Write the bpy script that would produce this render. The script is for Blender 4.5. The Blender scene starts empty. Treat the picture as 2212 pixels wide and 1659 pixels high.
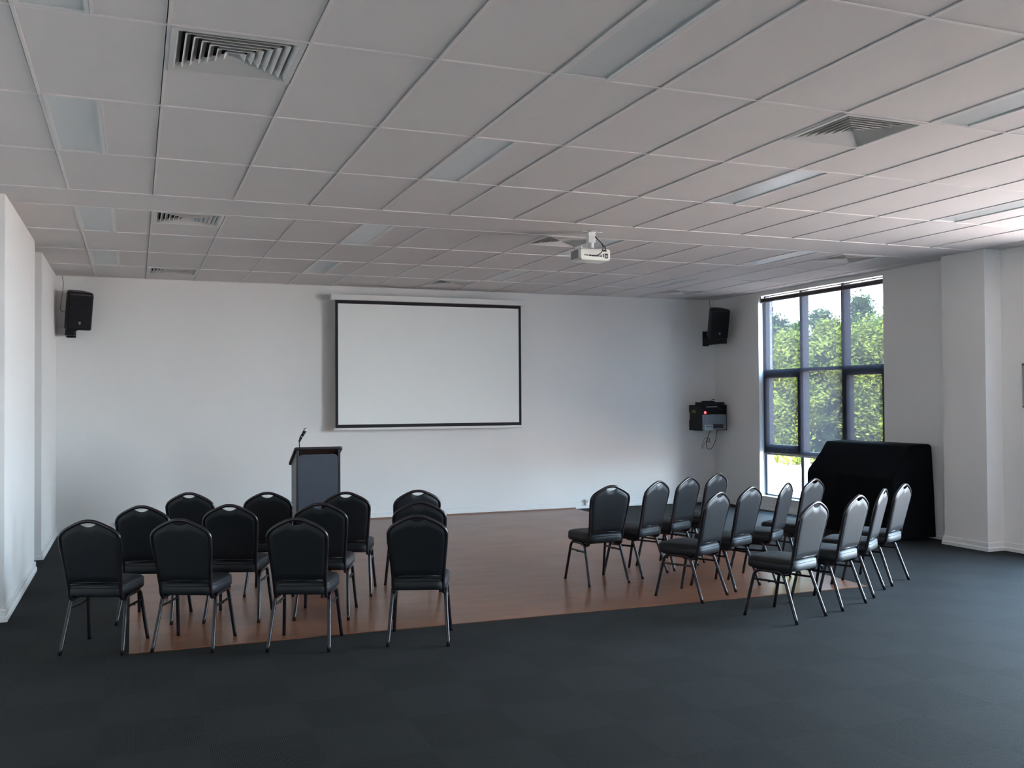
import bpy, bmesh, math, random
from mathutils import Vector, Matrix
random.seed(7)
C = bpy.context.scene.collection
S = bpy.context.scene
PI = math.pi
H = 3.2687            # ceiling height
XR = 8.80             # right wall
XL = -0.93           # face of the left wall piers
YB = 13.347           # back wall
YF = -8.6             # wall behind the camera

# ------------------------------------------------------------------ materials
def mat(name, col, rough=0.6, metal=0.0, spec=0.5, coat=0.0, emit=None):
    m = bpy.data.materials.new(name); m.use_nodes = True
    b = m.node_tree.nodes['Principled BSDF']
    b.inputs['Base Color'].default_value = (*col, 1)
    b.inputs['Roughness'].default_value = rough
    b.inputs['Metallic'].default_value = metal
    b.inputs['Specular IOR Level'].default_value = spec
    b.inputs['Coat Weight'].default_value = coat
    if emit:
        b.inputs['Emission Color'].default_value = (*emit[0], 1)
        b.inputs['Emission Strength'].default_value = emit[1]
    return m

def N(m, t, **kw):
    n = m.node_tree.nodes.new(t)
    for k, v in kw.items():
        if k in n.inputs: n.inputs[k].default_value = v
        else: setattr(n, k, v)
    return n

def L(m, a, b): m.node_tree.links.new(a, b)

def noisy(m, scale, amount, bump=0.0, bscale=None, coord='Object', detail=4.0):
    """colour mottling and a fine bump on a plain material"""
    b = m.node_tree.nodes['Principled BSDF']
    col = tuple(b.inputs['Base Color'].default_value)
    tc = N(m, 'ShaderNodeTexCoord'); nz = N(m, 'ShaderNodeTexNoise', Scale=scale, Detail=detail)
    L(m, tc.outputs[coord], nz.inputs['Vector'])
    r = N(m, 'ShaderNodeMapRange'); L(m, nz.outputs['Fac'], r.inputs['Value'])
    r.inputs['From Min'].default_value = 0.3; r.inputs['From Max'].default_value = 0.7
    r.inputs['To Min'].default_value = 1 - amount; r.inputs['To Max'].default_value = 1 + amount
    mx = N(m, 'ShaderNodeVectorMath', operation='SCALE'); mx.inputs[0].default_value = col[:3]
    L(m, r.outputs[0], mx.inputs['Scale']); L(m, mx.outputs[0], b.inputs['Base Color'])
    if bump:
        n2 = N(m, 'ShaderNodeTexNoise', Scale=bscale or scale * 6, Detail=3.0)
        L(m, tc.outputs[coord], n2.inputs['Vector'])
        bp = N(m, 'ShaderNodeBump', Strength=bump, Distance=0.002)
        L(m, n2.outputs['Fac'], bp.inputs['Height']); L(m, bp.outputs[0], b.inputs['Normal'])
    return m

M = {}
M['wall'] = noisy(mat('wall_paint', (0.76, 0.755, 0.74), 0.55, spec=0.35), 1.2, 0.015, 0.15, 180)
M['tile'] = noisy(mat('ceiling_tile_white', (0.665, 0.635, 0.618), 0.9, spec=0.2), 3, 0.012, 0.4, 260)
M['bar'] = mat('ceiling_bar_white', (0.70, 0.67, 0.655), 0.6)
M['skirt'] = mat('skirting_gloss_white', (0.76, 0.76, 0.75), 0.35)
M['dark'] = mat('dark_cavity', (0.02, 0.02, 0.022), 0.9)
M['vent'] = mat('vent_enamel', (0.60, 0.59, 0.57), 0.45)
M['lightframe'] = mat('light_frame_enamel', (0.68, 0.68, 0.67), 0.4)
M['vinyl'] = noisy(mat('black_vinyl', (0.0055, 0.0070, 0.0095), 0.52, spec=0.42), 40, 0.1, 0.25, 500)
M['tube'] = mat('dark_bronze_tube', (0.016, 0.012, 0.015), 0.27, metal=0.15, spec=0.55)
M['blackplastic'] = mat('black_plastic', (0.007, 0.007, 0.009), 0.5, spec=0.35)
M['grille'] = noisy(mat('speaker_grille_black', (0.005, 0.005, 0.007), 0.7, spec=0.25), 90, 0.2, 0.5, 700)
M['steel'] = mat('brushed_steel', (0.55, 0.55, 0.56), 0.3, metal=0.9)
M['white_metal'] = mat('white_metal', (0.72, 0.72, 0.70), 0.4)
M['screen'] = noisy(mat('screen_matt_white', (0.83, 0.85, 0.83), 0.75, spec=0.2), 2, 0.008)
M['border'] = mat('screen_black_border', (0.012, 0.009, 0.012), 0.8)
M['alu'] = mat('window_frame_charcoal', (0.075, 0.082, 0.105), 0.35, spec=0.5)
M['cover'] = noisy(mat('black_cover_cloth', (0.0035, 0.004, 0.005), 0.9, spec=0.12), 6, 0.25, 0.5, 60)
M['lectern'] = noisy(mat('lectern_blue_grey', (0.045, 0.055, 0.075), 0.5), 8, 0.06)
M['lecternpost'] = mat('lectern_dark_post', (0.03, 0.033, 0.042), 0.35, metal=0.3)
M['lecterntop'] = mat('lectern_dark_top', (0.02, 0.014, 0.017), 0.4)
M['projector'] = mat('projector_white', (0.80, 0.79, 0.72), 0.35)
M['projvent'] = mat('projector_grey_side', (0.33, 0.34, 0.33), 0.5)
M['port'] = mat('port_dark', (0.03, 0.025, 0.04), 0.5)
M['avgrey'] = noisy(mat('unit_blue_grey', (0.20, 0.24, 0.28), 0.4, metal=0.2), 30, 0.08)
M['avlight'] = mat('unit_pale_grey', (0.35, 0.40, 0.41), 0.4)
M['sticker'] = mat('yellow_sticker', (0.20, 0.18, 0.035), 0.6)
M['led'] = mat('red_led', (0.8, 0.02, 0.02), 0.4, emit=((1.0, 0.03, 0.03), 2.2))
M['cable'] = mat('black_cable', (0.012, 0.012, 0.013), 0.5)
M['cablegrey'] = mat('grey_cable', (0.16, 0.15, 0.10), 0.5)
M['rail'] = mat('blind_rail_grey', (0.40, 0.41, 0.43), 0.4)
M['roller'] = mat('blind_roller_dark', (0.03, 0.018, 0.02), 0.5)
M['timber'] = mat('brown_timber_strip', (0.20, 0.10, 0.055), 0.4)
M['board'] = mat('grey_board', (0.33, 0.34, 0.31), 0.5)
M['brick'] = noisy(mat('dark_brick', (0.085, 0.065, 0.075), 0.85), 9, 0.2)
M['paving'] = noisy(mat('pale_paving', (0.44, 0.31, 0.245), 0.9), 0.6, 0.08)
M['bark'] = noisy(mat('bark', (0.12, 0.09, 0.06), 0.9), 6, 0.3)
M['roofing'] = mat('grey_roofing', (0.20, 0.20, 0.23), 0.7)
M['render'] = mat('pale_house_wall', (0.65, 0.62, 0.6), 0.8)
M['plaster_ext'] = mat('outside_wall', (0.5, 0.47, 0.45), 0.9)

def carpet():
    m = mat('carpet_tiles', (0.02, 0.022, 0.024), 0.85, spec=0.10)
    b = m.node_tree.nodes['Principled BSDF']
    tc = N(m, 'ShaderNodeTexCoord')
    sep = N(m, 'ShaderNodeSeparateXYZ'); L(m, tc.outputs['Object'], sep.inputs[0])
    ck = N(m, 'ShaderNodeTexChecker', Scale=2.0)
    ck.inputs['Color1'].default_value = (1, 1, 1, 1); ck.inputs['Color2'].default_value = (0, 0, 0, 1)
    mp = N(m, 'ShaderNodeMapping'); L(m, tc.outputs['Object'], mp.inputs[0]); mp.inputs['Location'].default_value = (0.17, 0.09, 0.25)
    L(m, mp.outputs[0], ck.inputs['Vector'])
    # pile stripes, turned by a quarter on every other tile
    w1 = N(m, 'ShaderNodeTexWave', Scale=34.0, Distortion=6.0, Detail=4.0); w1.bands_direction = 'X'
    w2 = N(m, 'ShaderNodeTexWave', Scale=34.0, Distortion=6.0, Detail=4.0); w2.bands_direction = 'Y'
    for w in (w1, w2):
        w.inputs['Detail Scale'].default_value = 3.0; L(m, tc.outputs['Object'], w.inputs['Vector'])
    mix = N(m, 'ShaderNodeMix', data_type='FLOAT')
    L(m, ck.outputs['Fac'], mix.inputs[0]); L(m, w1.outputs['Fac'], mix.inputs[2]); L(m, w2.outputs['Fac'], mix.inputs[3])
    nz = N(m, 'ShaderNodeTexNoise', Scale=1.7, Detail=6.0, Roughness=0.7); L(m, tc.outputs['Object'], nz.inputs['Vector'])
    nf = N(m, 'ShaderNodeTexNoise', Scale=70.0, Detail=3.0, Roughness=0.8); L(m, tc.outputs['Object'], nf.inputs['Vector'])
    def madd(a, k, c):
        n = N(m, 'ShaderNodeMath', operation='MULTIPLY_ADD'); L(m, a, n.inputs[0]); n.inputs[1].default_value = k
        if isinstance(c, float): n.inputs[2].default_value = c
        else: L(m, c, n.inputs[2])
        return n.outputs[0]
    v = madd(ck.outputs['Fac'], 0.24, 0.22)
    v = madd(mix.outputs[0], 0.28, v)
    v = madd(nz.outputs['Fac'], 0.45, v)
    v = madd(nf.outputs['Fac'], 0.60, v)
    sc = N(m, 'ShaderNodeVectorMath', operation='SCALE'); sc.inputs[0].default_value = (0.0104, 0.0100, 0.0093)
    L(m, v, sc.inputs['Scale']); L(m, sc.outputs[0], b.inputs['Base Color'])
    bp = N(m, 'ShaderNodeBump', Strength=0.5, Distance=0.003)
    hh = madd(mix.outputs[0], 0.35, nf.outputs['Fac']); L(m, hh, bp.inputs['Height']); L(m, bp.outputs[0], b.inputs['Normal'])
    b.inputs['Sheen Weight'].default_value = 0.02; b.inputs['Sheen Roughness'].default_value = 0.5
    b.inputs['Sheen Tint'].default_value = (1, 1, 1, 1)
    return m
M['carpet'] = carpet()

def parquet():
    m = mat('parquet', (0.2, 0.1, 0.05), 0.3, spec=0.30)
    b = m.node_tree.nodes['Principled BSDF']
    tc = N(m, 'ShaderNodeTexCoord')
    br = N(m, 'ShaderNodeTexBrick', Scale=1.0); br.offset = 0.5
    br.inputs['Brick Width'].default_value = 0.46; br.inputs['Row Height'].default_value = 0.076
    br.inputs['Mortar Size'].default_value = 0.0012; br.inputs['Bias'].default_value = 0.0
    br.inputs['Color1'].default_value = (0.23, 0.084, 0.036, 1); br.inputs['Color2'].default_value = (0.17, 0.060, 0.027, 1)
    br.inputs['Mortar'].default_value = (0.08, 0.035, 0.02, 1)
    L(m, tc.outputs['Object'], br.inputs['Vector'])
    mp = N(m, 'ShaderNodeMapping'); mp.inputs['Scale'].default_value = (3, 40, 1); L(m, tc.outputs['Object'], mp.inputs[0])
    nz = N(m, 'ShaderNodeTexNoise', Scale=1.2, Detail=5.0); L(m, mp.outputs[0], nz.inputs['Vector'])
    mr = N(m, 'ShaderNodeMapRange'); L(m, nz.outputs['Fac'], mr.inputs[0]); mr.inputs[3].default_value = 0.82; mr.inputs[4].default_value = 1.18
    sc = N(m, 'ShaderNodeVectorMath', operation='SCALE'); L(m, br.outputs['Color'], sc.inputs[0]); L(m, mr.outputs[0], sc.inputs['Scale'])
    L(m, sc.outputs[0], b.inputs['Base Color'])
    n2 = N(m, 'ShaderNodeTexNoise', Scale=2.2, Detail=4.0); L(m, tc.outputs['Object'], n2.inputs['Vector'])
    m2 = N(m, 'ShaderNodeMapRange'); L(m, n2.outputs['Fac'], m2.inputs[0]); m2.inputs[3].default_value = 0.26; m2.inputs[4].default_value = 0.34
    L(m, m2.outputs[0], b.inputs['Roughness'])
    bp = N(m, 'ShaderNodeBump', Strength=0.05, Distance=0.001); L(m, nz.outputs['Fac'], bp.inputs['Height']); L(m, bp.outputs[0], b.inputs['Normal'])
    return m
M['parquet'] = parquet()

def diffuser():
    m = mat('prismatic_diffuser', (0.58, 0.605, 0.60), 0.34, spec=0.9)
    b = m.node_tree.nodes['Principled BSDF']
    tc = N(m, 'ShaderNodeTexCoord')
    v = N(m, 'ShaderNodeTexVoronoi', Scale=90.0); L(m, tc.outputs['Object'], v.inputs['Vector'])
    bp = N(m, 'ShaderNodeBump', Strength=0.2, Distance=0.002); L(m, v.outputs['Distance'], bp.inputs['Height']); L(m, bp.outputs[0], b.inputs['Normal'])
    return m
M['diffuser'] = diffuser()

def glass():
    m = bpy.data.materials.new('window_glass'); m.use_nodes = True
    nt = m.node_tree; nt.nodes.remove(nt.nodes['Principled BSDF']); out = nt.nodes['Material Output']
    t = N(m, 'ShaderNodeBsdfTransparent'); t.inputs['Color'].default_value = (0.93, 0.96, 0.95, 1)
    g = N(m, 'ShaderNodeBsdfGlossy', Roughness=0.02)
    lw = N(m, 'ShaderNodeLayerWeight', Blend=0.5); x = N(m, 'ShaderNodeMixShader')
    pw = N(m, 'ShaderNodeMath', operation='POWER'); L(m, lw.outputs['Facing'], pw.inputs[0]); pw.inputs[1].default_value = 5.0
    f = N(m, 'ShaderNodeMath', operation='MULTIPLY_ADD'); L(m, pw.outputs[0], f.inputs[0]); f.inputs[1].default_value = 0.85; f.inputs[2].default_value = 0.06
    L(m, f.outputs[0], x.inputs[0]); L(m, t.outputs[0], x.inputs[1]); L(m, g.outputs[0], x.inputs[2]); L(m, x.outputs[0], out.inputs[0])
    return m
M['glass'] = glass()

def mesh_fabric():
    """open-weave blind cloth: part of the light passes straight through the holes"""
    m = bpy.data.materials.new('sunscreen_cloth'); m.use_nodes = True
    nt = m.node_tree; nt.nodes.remove(nt.nodes['Principled BSDF']); out = nt.nodes['Material Output']
    t = N(m, 'ShaderNodeBsdfTransparent')
    d = N(m, 'ShaderNodeBsdfDiffuse'); d.inputs['Color'].default_value = (0.045, 0.045, 0.052, 1)
    tr = N(m, 'ShaderNodeBsdfTranslucent'); tr.inputs['Color'].default_value = (0.018, 0.018, 0.022, 1)
    a = N(m, 'ShaderNodeMixShader'); a.inputs[0].default_value = 0.5
    L(m, d.outputs[0], a.inputs[1]); L(m, tr.outputs[0], a.inputs[2])
    x = N(m, 'ShaderNodeMixShader'); x.inputs[0].default_value = 0.088
    L(m, a.outputs[0], x.inputs[1]); L(m, t.outputs[0], x.inputs[2]); L(m, x.outputs[0], out.inputs[0])
    return m
M['sunscreen'] = mesh_fabric()

def leafmat(name, c):
    m = bpy.data.materials.new(name); m.use_nodes = True
    nt = m.node_tree; nt.nodes.remove(nt.nodes['Principled BSDF']); out = nt.nodes['Material Output']
    tc = N(m, 'ShaderNodeTexCoord'); nz = N(m, 'ShaderNodeTexNoise', Scale=1.6, Detail=3.0); L(m, tc.outputs['Object'], nz.inputs['Vector'])
    cr = N(m, 'ShaderNodeValToRGB'); L(m, nz.outputs['Fac'], cr.inputs[0])
    cr.color_ramp.elements[0].position = 0.35; cr.color_ramp.elements[0].color = (*[v * 0.45 for v in c], 1)
    cr.color_ramp.elements[1].position = 0.65; cr.color_ramp.elements[1].color = (*[v * 1.5 for v in c], 1)
    d = N(m, 'ShaderNodeBsdfDiffuse'); t = N(m, 'ShaderNodeBsdfTranslucent'); x = N(m, 'ShaderNodeMixShader'); x.inputs[0].default_value = 0.4
    L(m, cr.outputs[0], d.inputs[0]); L(m, cr.outputs[0], t.inputs[0]); L(m, d.outputs[0], x.inputs[1]); L(m, t.outputs[0], x.inputs[2]); L(m, x.outputs[0], out.inputs[0])
    return m
M['leaf_a'] = leafmat('leaves_green', (0.11, 0.18, 0.05))
M['leaf_b'] = leafmat('leaves_yellow_green', (0.22, 0.27, 0.06))
M['leaf_c'] = leafmat('leaves_blue_green', (0.09, 0.14, 0.075))

# ------------------------------------------------------------------ mesh helpers
def bx(bm, x0, x1, y0, y1, z0, z1, bevel=0.0, seg=2):
    r = bmesh.ops.create_cube(bm, size=1.0)
    vs = r['verts']
    bmesh.ops.scale(bm, vec=(abs(x1 - x0), abs(y1 - y0), abs(z1 - z0)), verts=vs)
    bmesh.ops.translate(bm, vec=((x0 + x1) / 2, (y0 + y1) / 2, (z0 + z1) / 2), verts=vs)
    if bevel:
        es = list({e for v in vs for e in v.link_edges})
        bmesh.ops.bevel(bm, geom=es, offset=bevel, segments=seg, affect='EDGES', profile=0.5)
    return bm

def box(*a, **k):
    bm = bmesh.new(); return bx(bm, *a, **k)

def smooth_path(pts, n=6):
    """Catmull-Rom through the points"""
    P = [Vector(p) for p in pts]; out = []
    for i in range(len(P) - 1):
        p0 = P[max(i - 1, 0)]; p1 = P[i]; p2 = P[i + 1]; p3 = P[min(i + 2, len(P) - 1)]
        for k in range(n):
            t = k / n
            out.append(0.5 * ((2 * p1) + (-p0 + p2) * t + (2 * p0 - 5 * p1 + 4 * p2 - p3) * t * t + (-p0 + 3 * p1 - 3 * p2 + p3) * t ** 3))
    out.append(P[-1]); return out

def tube(bm, path, r, sides=8, flat=1.0, caps=True):
    P = [Vector(p) for p in path]; n = len(P)
    rr = r if isinstance(r, (list, tuple)) else [r] * n
    t0 = (P[1] - P[0]).normalized()
    up = Vector((0, 0, 1)) if abs(t0.z) < 0.9 else Vector((0, 1, 0))
    nrm = (up - t0 * up.dot(t0)).normalized(); rings = []
    for i in range(n):
        t = (P[min(i + 1, n - 1)] - P[max(i - 1, 0)])
        if t.length < 1e-9: t = t0.copy()
        t.normalize()
        nrm = (nrm - t * nrm.dot(t)).normalized(); b = t.cross(nrm)
        rings.append([bm.verts.new(P[i] + (nrm * math.cos(2 * PI * k / sides) * flat + b * math.sin(2 * PI * k / sides)) * rr[i]) for k in range(sides)])
    for i in range(n - 1):
        for k in range(sides):
            bm.faces.new((rings[i][k], rings[i][(k + 1) % sides], rings[i + 1][(k + 1) % sides], rings[i + 1][k]))
    if caps:
        bm.faces.new(rings[0][::-1]); bm.faces.new(rings[-1])
    return bm

def cyl(bm, p0, p1, r, sides=16, r1=None):
    return tube(bm, [p0, p1], [r, r if r1 is None else r1], sides)

def loft(bm, rings, cap0=True, cap1=True):
    R = [[bm.verts.new(p) for p in ring] for ring in rings]
    n = len(R[0])
    for i in range(len(R) - 1):
        for k in range(n):
            bm.faces.new((R[i][k], R[i][(k + 1) % n], R[i + 1][(k + 1) % n], R[i + 1][k]))
    if cap0: bm.faces.new(R[0][::-1])
    if cap1: bm.faces.new(R[-1])
    return bm

def prism(bm, pts, axis, a0, a1):
    """polygon (2-D points) extruded along an axis; axis 'y': pts are (x,z), 'x': (y,z), 'z': (x,y)"""
    def P(p, a):
        return {'y': (p[0], a, p[1]), 'x': (a, p[0], p[1]), 'z': (p[0], p[1], a)}[axis]
    return loft(bm, [[P(p, a0) for p in pts], [P(p, a1) for p in pts]])

def obj(name, bm, m, parent=None, smooth=False, bevel=0.0):
    bmesh.ops.recalc_face_normals(bm, faces=bm.faces)
    me = bpy.data.meshes.new(name); bm.to_mesh(me); bm.free()
    me.materials.append(M[m] if isinstance(m, str) else m)
    if smooth:
        for p in me.polygons: p.use_smooth = True
    o = bpy.data.objects.new(name, me); C.objects.link(o)
    if smooth and smooth != 'all':
        md = o.modifiers.new('ws', 'EDGE_SPLIT'); md.split_angle = math.radians(38)
    if bevel:
        md = o.modifiers.new('bv', 'BEVEL'); md.width = bevel; md.segments = 2; md.limit_method = 'ANGLE'
    if parent: o.parent = parent
    return o

def thing(name, label, cat, loc=(0, 0, 0), rot=(0, 0, 0), group=None):
    o = bpy.data.objects.new(name, None); C.objects.link(o)
    o.location = loc; o.rotation_euler = rot; o.empty_display_size = 0.1
    o['label'] = label; o['category'] = cat
    if group: o['group'] = group
    return o

def tag(o, label, cat, group=None, kind=None):
    o['label'] = label; o['category'] = cat
    if group: o['group'] = group
    if kind: o['kind'] = kind
    return o

def struct(name, bm, m, parent=None, label=None, **k):
    o = obj(name, bm, m, parent, **k)
    if parent is None: o['kind'] = 'structure'
    if label: o['label'] = label
    if parent is None: o['category'] = name.split('_')[0].split('.')[0]
    return o

# ------------------------------------------------------------------ camera
cam = bpy.data.objects.new('camera', bpy.data.cameras.new('camera')); C.objects.link(cam)
r_ = Vector((0.9308381, -0.36537929, -0.00619755)); u_ = Vector((-4.35956927e-04, -1.80698307e-02, 9.99836632e-01)); f_ = Vector((0.36543158, 0.93068333, 0.01697938))
mt = Matrix((r_, u_, -f_)).transposed().to_4x4(); mt.translation = Vector((0, 0, 1.6625))
cam.matrix_world = mt
cam.data.sensor_width = 36.0; cam.data.lens = 36.0 * 2073.16 / 2212.0
cam.data.clip_start = 0.05; cam.data.clip_end = 400
S.camera = cam

# ------------------------------------------------------------------ floor
floor = struct('floor', box(-3.0, XR + 0.35, YF - 0.3, YB + 0.3, -0.25, 0.0), 'carpet', label='dark charcoal carpet tiles covering the room floor')
bm = bmesh.new()
prism(bm, [(-0.038, 6.86), (6.02, 6.765), (6.262, YB - 0.03), (-0.05, YB - 0.03)], 'z', 0.0, 0.005)
obj('parquet', bm, 'parquet', floor)['label'] = 'glossy brown parquet dance floor let into the carpet'
bm = bmesh.new(); prism(bm, [(YB - 0.035, 0.0), (YB - 0.018, 0.0), (YB - 0.018, 0.020), (YB - 0.030, 0.020)], 'x', -0.05, 6.262)
struct('trim_1', bm, 'timber', label='thin brown timber strip where the parquet meets the back wall')

# ------------------------------------------------------------------ walls
T = 0.25
wb = struct('wall_back', box(-2.2, XR + T, YB, YB + T, 0, H + 0.2), 'wall')
struct('wall_front', box(-3.0, XR + T, YF - T, YF, 0, H + 0.2), 'wall')
# left: wall set back, with two piers standing out from it
XLL = -1.75
bm = bmesh.new()
WL = (-3.6, -2.2)
bx(bm, XLL - T, XLL, YF, WL[0], 0, H + 0.2); bx(bm, XLL - T, XLL, WL[1], YB, 0, H + 0.2)
bx(bm, XLL - T, XLL, *WL, 0, 0.185); bx(bm, XLL - T, XLL, *WL, 3.215, H + 0.2)
bx(bm, XLL, XL, 8.25, 10.60, 0, H + 0.2)
bx(bm, XLL, XL, 11.36, YB, 0, H + 0.2)
struct('wall_left', bm, 'wall')
# right wall with three windows
WIN = [(9.56, 12.17), (2.8, 6.9), (-4.6, -2.0)]
Z0, Z1 = 0.185, 3.215
bm = bmesh.new()
ys = [YF]
for a, b in sorted(WIN):
    bx(bm, XR, XR + T, ys[-1], a, 0, H + 0.2); ys.append(b)
    bx(bm, XR, XR + T, a, b, 0, Z0 - 0.0); bx(bm, XR, XR + T, a, b, Z1, H + 0.2)
bx(bm, XR, XR + T, ys[-1], YB, 0, H + 0.2)
bx(bm, 8.565, XR, 7.79, 8.385, 0, H + 0.2)      # pillar
struct('wall_right', bm, 'wall')

# skirting boards: profile extruded along a plan path, offset to the room side
def skirting(name, runs):
    bm = bmesh.new()
    for (x0, y0, x1, y1, nx, ny, e0, e1) in runs:
        prof = [(0, 0), (0.024, 0), (0.024, 0.034), (0.014, 0.046), (0.014, 0.088), (0.009, 0.096), (0, 0.096)]
        d = Vector((x1 - x0, y1 - y0, 0)).normalized(); n = Vector((nx, ny, 0))
        ra = []; rb = []
        for (o, z) in prof:
            a = Vector((x0, y0, 0)) - d * (o * e0) + n * o; b = Vector((x1, y1, 0)) + d * (o * e1) + n * o
            ra.append((a.x, a.y, z)); rb.append((b.x, b.y, z))
        loft(bm, [ra, rb])
    return struct(name, bm, 'skirt')
skirting('baseboard_back', [(XL, YB, XR, YB, 0, -1, -1, -1)])
skirting('baseboard_right', [(XR, YB, XR, 8.385, -1, 0, -1, -1), (XR, 8.385, 8.565, 8.385, 0, 1, -1, 1), (8.565, 8.385, 8.565, 7.79, -1, 0, 1, 1),
                             (8.565, 7.79, XR, 7.79, 0, -1, 1, -1), (XR, 7.79, XR, YF, -1, 0, -1, -1)])
skirting('baseboard_left', [(XLL, YF, XLL, 8.25, 1, 0, -1, -1), (XLL, 8.25, XL, 8.25, 0, -1, -1, 1), (XL, 8.25, XL, 10.60, 1, 0, 1, 1),
                            (XL, 10.60, XLL, 10.60, 0, 1, 1, -1), (XLL, 10.60, XLL, 11.36, 1, 0, -1, -1), (XLL, 11.36, XL, 11.36, 0, -1, -1, 1), (XL, 11.36, XL, YB, 1, 0, 1, -1)])

# ------------------------------------------------------------------ ceiling grid
GX, GY, STRIP = -0.4682, 4.3112, 0.649
def gy(r): return GY + 1.2 * r + (STRIP - 1.2 if r >= 4 else 0)
LIGHTS = [(c, r) for c in (0, 4, 8, 12) for r in (-9, -7, -5, -3, -1, 1, 4, 6)]
VENTS = [(c, r) for c in (1, 7, 13) for r in (0, 4, 7)]
bm = bmesh.new(); bars = bmesh.new()
rows = [r for r in range(-11, 9)]
BW = 0.011; UP = 0.006
x_lo, x_hi = XLL, XR
cols = [c for c in range(-3, 16)]
def tile(x0, x1, y0, y1):
    x0 = max(x0, x_lo); x1 = min(x1, x_hi); y0 = max(y0, YF); y1 = min(y1, YB)
    if x1 - x0 < 0.03 or y1 - y0 < 0.03: return
    bx(bm, x0 - 0.002, x1 - 0.0095, y0 - 0.002, y1 + 0.002, H + UP, H + UP + 0.015)
for r in rows:
    y0, y1 = gy(r), gy(r + 1)
    if y0 > YB or y1 < YF: continue
    if r == 3:                                   # plain strip without joints
        bx(bm, x_lo, x_hi, y0, y1, H + 0.003, H + UP + 0.015); continue
    for c in cols:
        x0, x1 = GX + 0.6 * c, GX + 0.6 * (c + 1)
        if x0 > x_hi or x1 < x_lo: continue
        if (c, r) in LIGHTS: tile(x0 + 0.3, x1, y0, y1)
        elif (c, r) in VENTS: tile(x0, x1, y0 + 0.6, y1)
        else: tile(x0, x1, y0, y1)
for r in rows:
    y = gy(r)
    if YF < y < YB: bx(bars, x_lo, x_hi, y - 0.0065, y + 0.0065, H, H + UP + 0.004)
for c in cols:
    x = GX + 0.6 * c
    if not (x_lo < x < x_hi): continue
    bx(bars, x - 0.005, x + 0.011, YF, gy(3), H + 0.0004, H + UP + 0.004)
    bx(bars, x - 0.005, x + 0.011, gy(4), YB, H + 0.0004, H + UP + 0.004)
for (c, r) in LIGHTS:
    x = GX + 0.6 * c + 0.3
    bx(bars, x - BW * 0.6, x + BW * 0.6, gy(r), gy(r + 1), H + 0.0006, H + UP + 0.004)
for (c, r) in VENTS:
    x = GX + 0.6 * c
    bx(bars, x, x + 0.6, gy(r) + 0.6 - BW * 0.6, gy(r) + 0.6 + BW * 0.6, H + 0.0006, H + UP + 0.004)
# wall angle round the edge
bx(bars, x_lo, x_hi, YB - 0.02, YB, H, H + UP); bx(bars, XR - 0.02, XR, YF, YB, H + 0.0002, H + UP)
ceil = struct('ceiling', bm, 'tile', label='white suspended tile ceiling')
obj('ceiling_grid', bars, 'bar', ceil)
obj('slab_with_added_eave', box(XLL - 3.2, XR + T, YF - T, YB + T, H + 0.2, H + 0.4), 'plaster_ext', ceil)  # roof slab, carried past the left wall as an added eave against the sun

POSN = {0: 'far left', 4: 'left centre', 8: 'right centre', 12: 'far right'}
LROW = {-1: 'at the top edge of the photo', 1: 'second row from the camera', 4: 'just beyond the plain strip', 6: 'last row before the back wall'}
COLN = {0: 'leftmost column', 4: 'second column from the left', 8: 'third column from the left', 12: 'rightmost column by the window wall'}
def light_mesh():
    fr = bmesh.new(); w, l = 0.3, 1.2; z = 0.0
    for a in (bx(fr, 0.012, 0.030, 0.010, l - 0.010, 0.0008, 0.05), bx(fr, w - 0.026, w - 0.008, 0.010, l - 0.010, 0.0008, 0.05),
              bx(fr, 0.030, w - 0.026, 0.010, 0.022, 0.0008, 0.05), bx(fr, 0.030, w - 0.026, l - 0.022, l - 0.010, 0.0008, 0.05)): pass
    df = bmesh.new(); bx(df, 0.028, w - 0.024, 0.020, l - 0.020, 0.009, 0.03)
    bd = bmesh.new(); bx(bd, 0.012, w - 0.008, 0.010, l - 0.010, 0.05, 0.11)
    return fr, df, bd
proto = None
for (c, r) in LIGHTS:
    loc = (GX + 0.6 * c, gy(r), H)
    if r < -1 or (c == 12 and r == -1):
        lab = 'unlit recessed ceiling light behind the camera, %s' % COLN[c]
        continue
    lab = 'unlit recessed ceiling light, %s, %s' % (COLN[c], LROW[r])
    if proto is None:
        proto = thing('ceiling_light', lab, 'ceiling light', loc, group='recessed ceiling lights')
        fr, df, bd = light_mesh()
        pp = [obj('frame', fr, 'lightframe', proto), obj('diffuser', df, 'diffuser', proto), obj('housing', bd, 'lightframe', proto)]
    else:
        t = proto.copy(); C.objects.link(t); t.location = loc; t['label'] = lab
        for q in pp:
            k = q.copy(); C.objects.link(k); k.parent = t
LIT = [(c, r) for (c, r) in LIGHTS]
# blank housings close the remaining openings outside the picture
bm = bmesh.new()
for (c, r) in LIGHTS:
    if r < -1 or (c == 12 and r == -1): bx(bm, GX + 0.6 * c, GX + 0.6 * c + 0.3, gy(r), gy(r + 1), H + UP, H + UP + 0.015)
obj('ceiling_blank', bm, 'tile', ceil)

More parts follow.
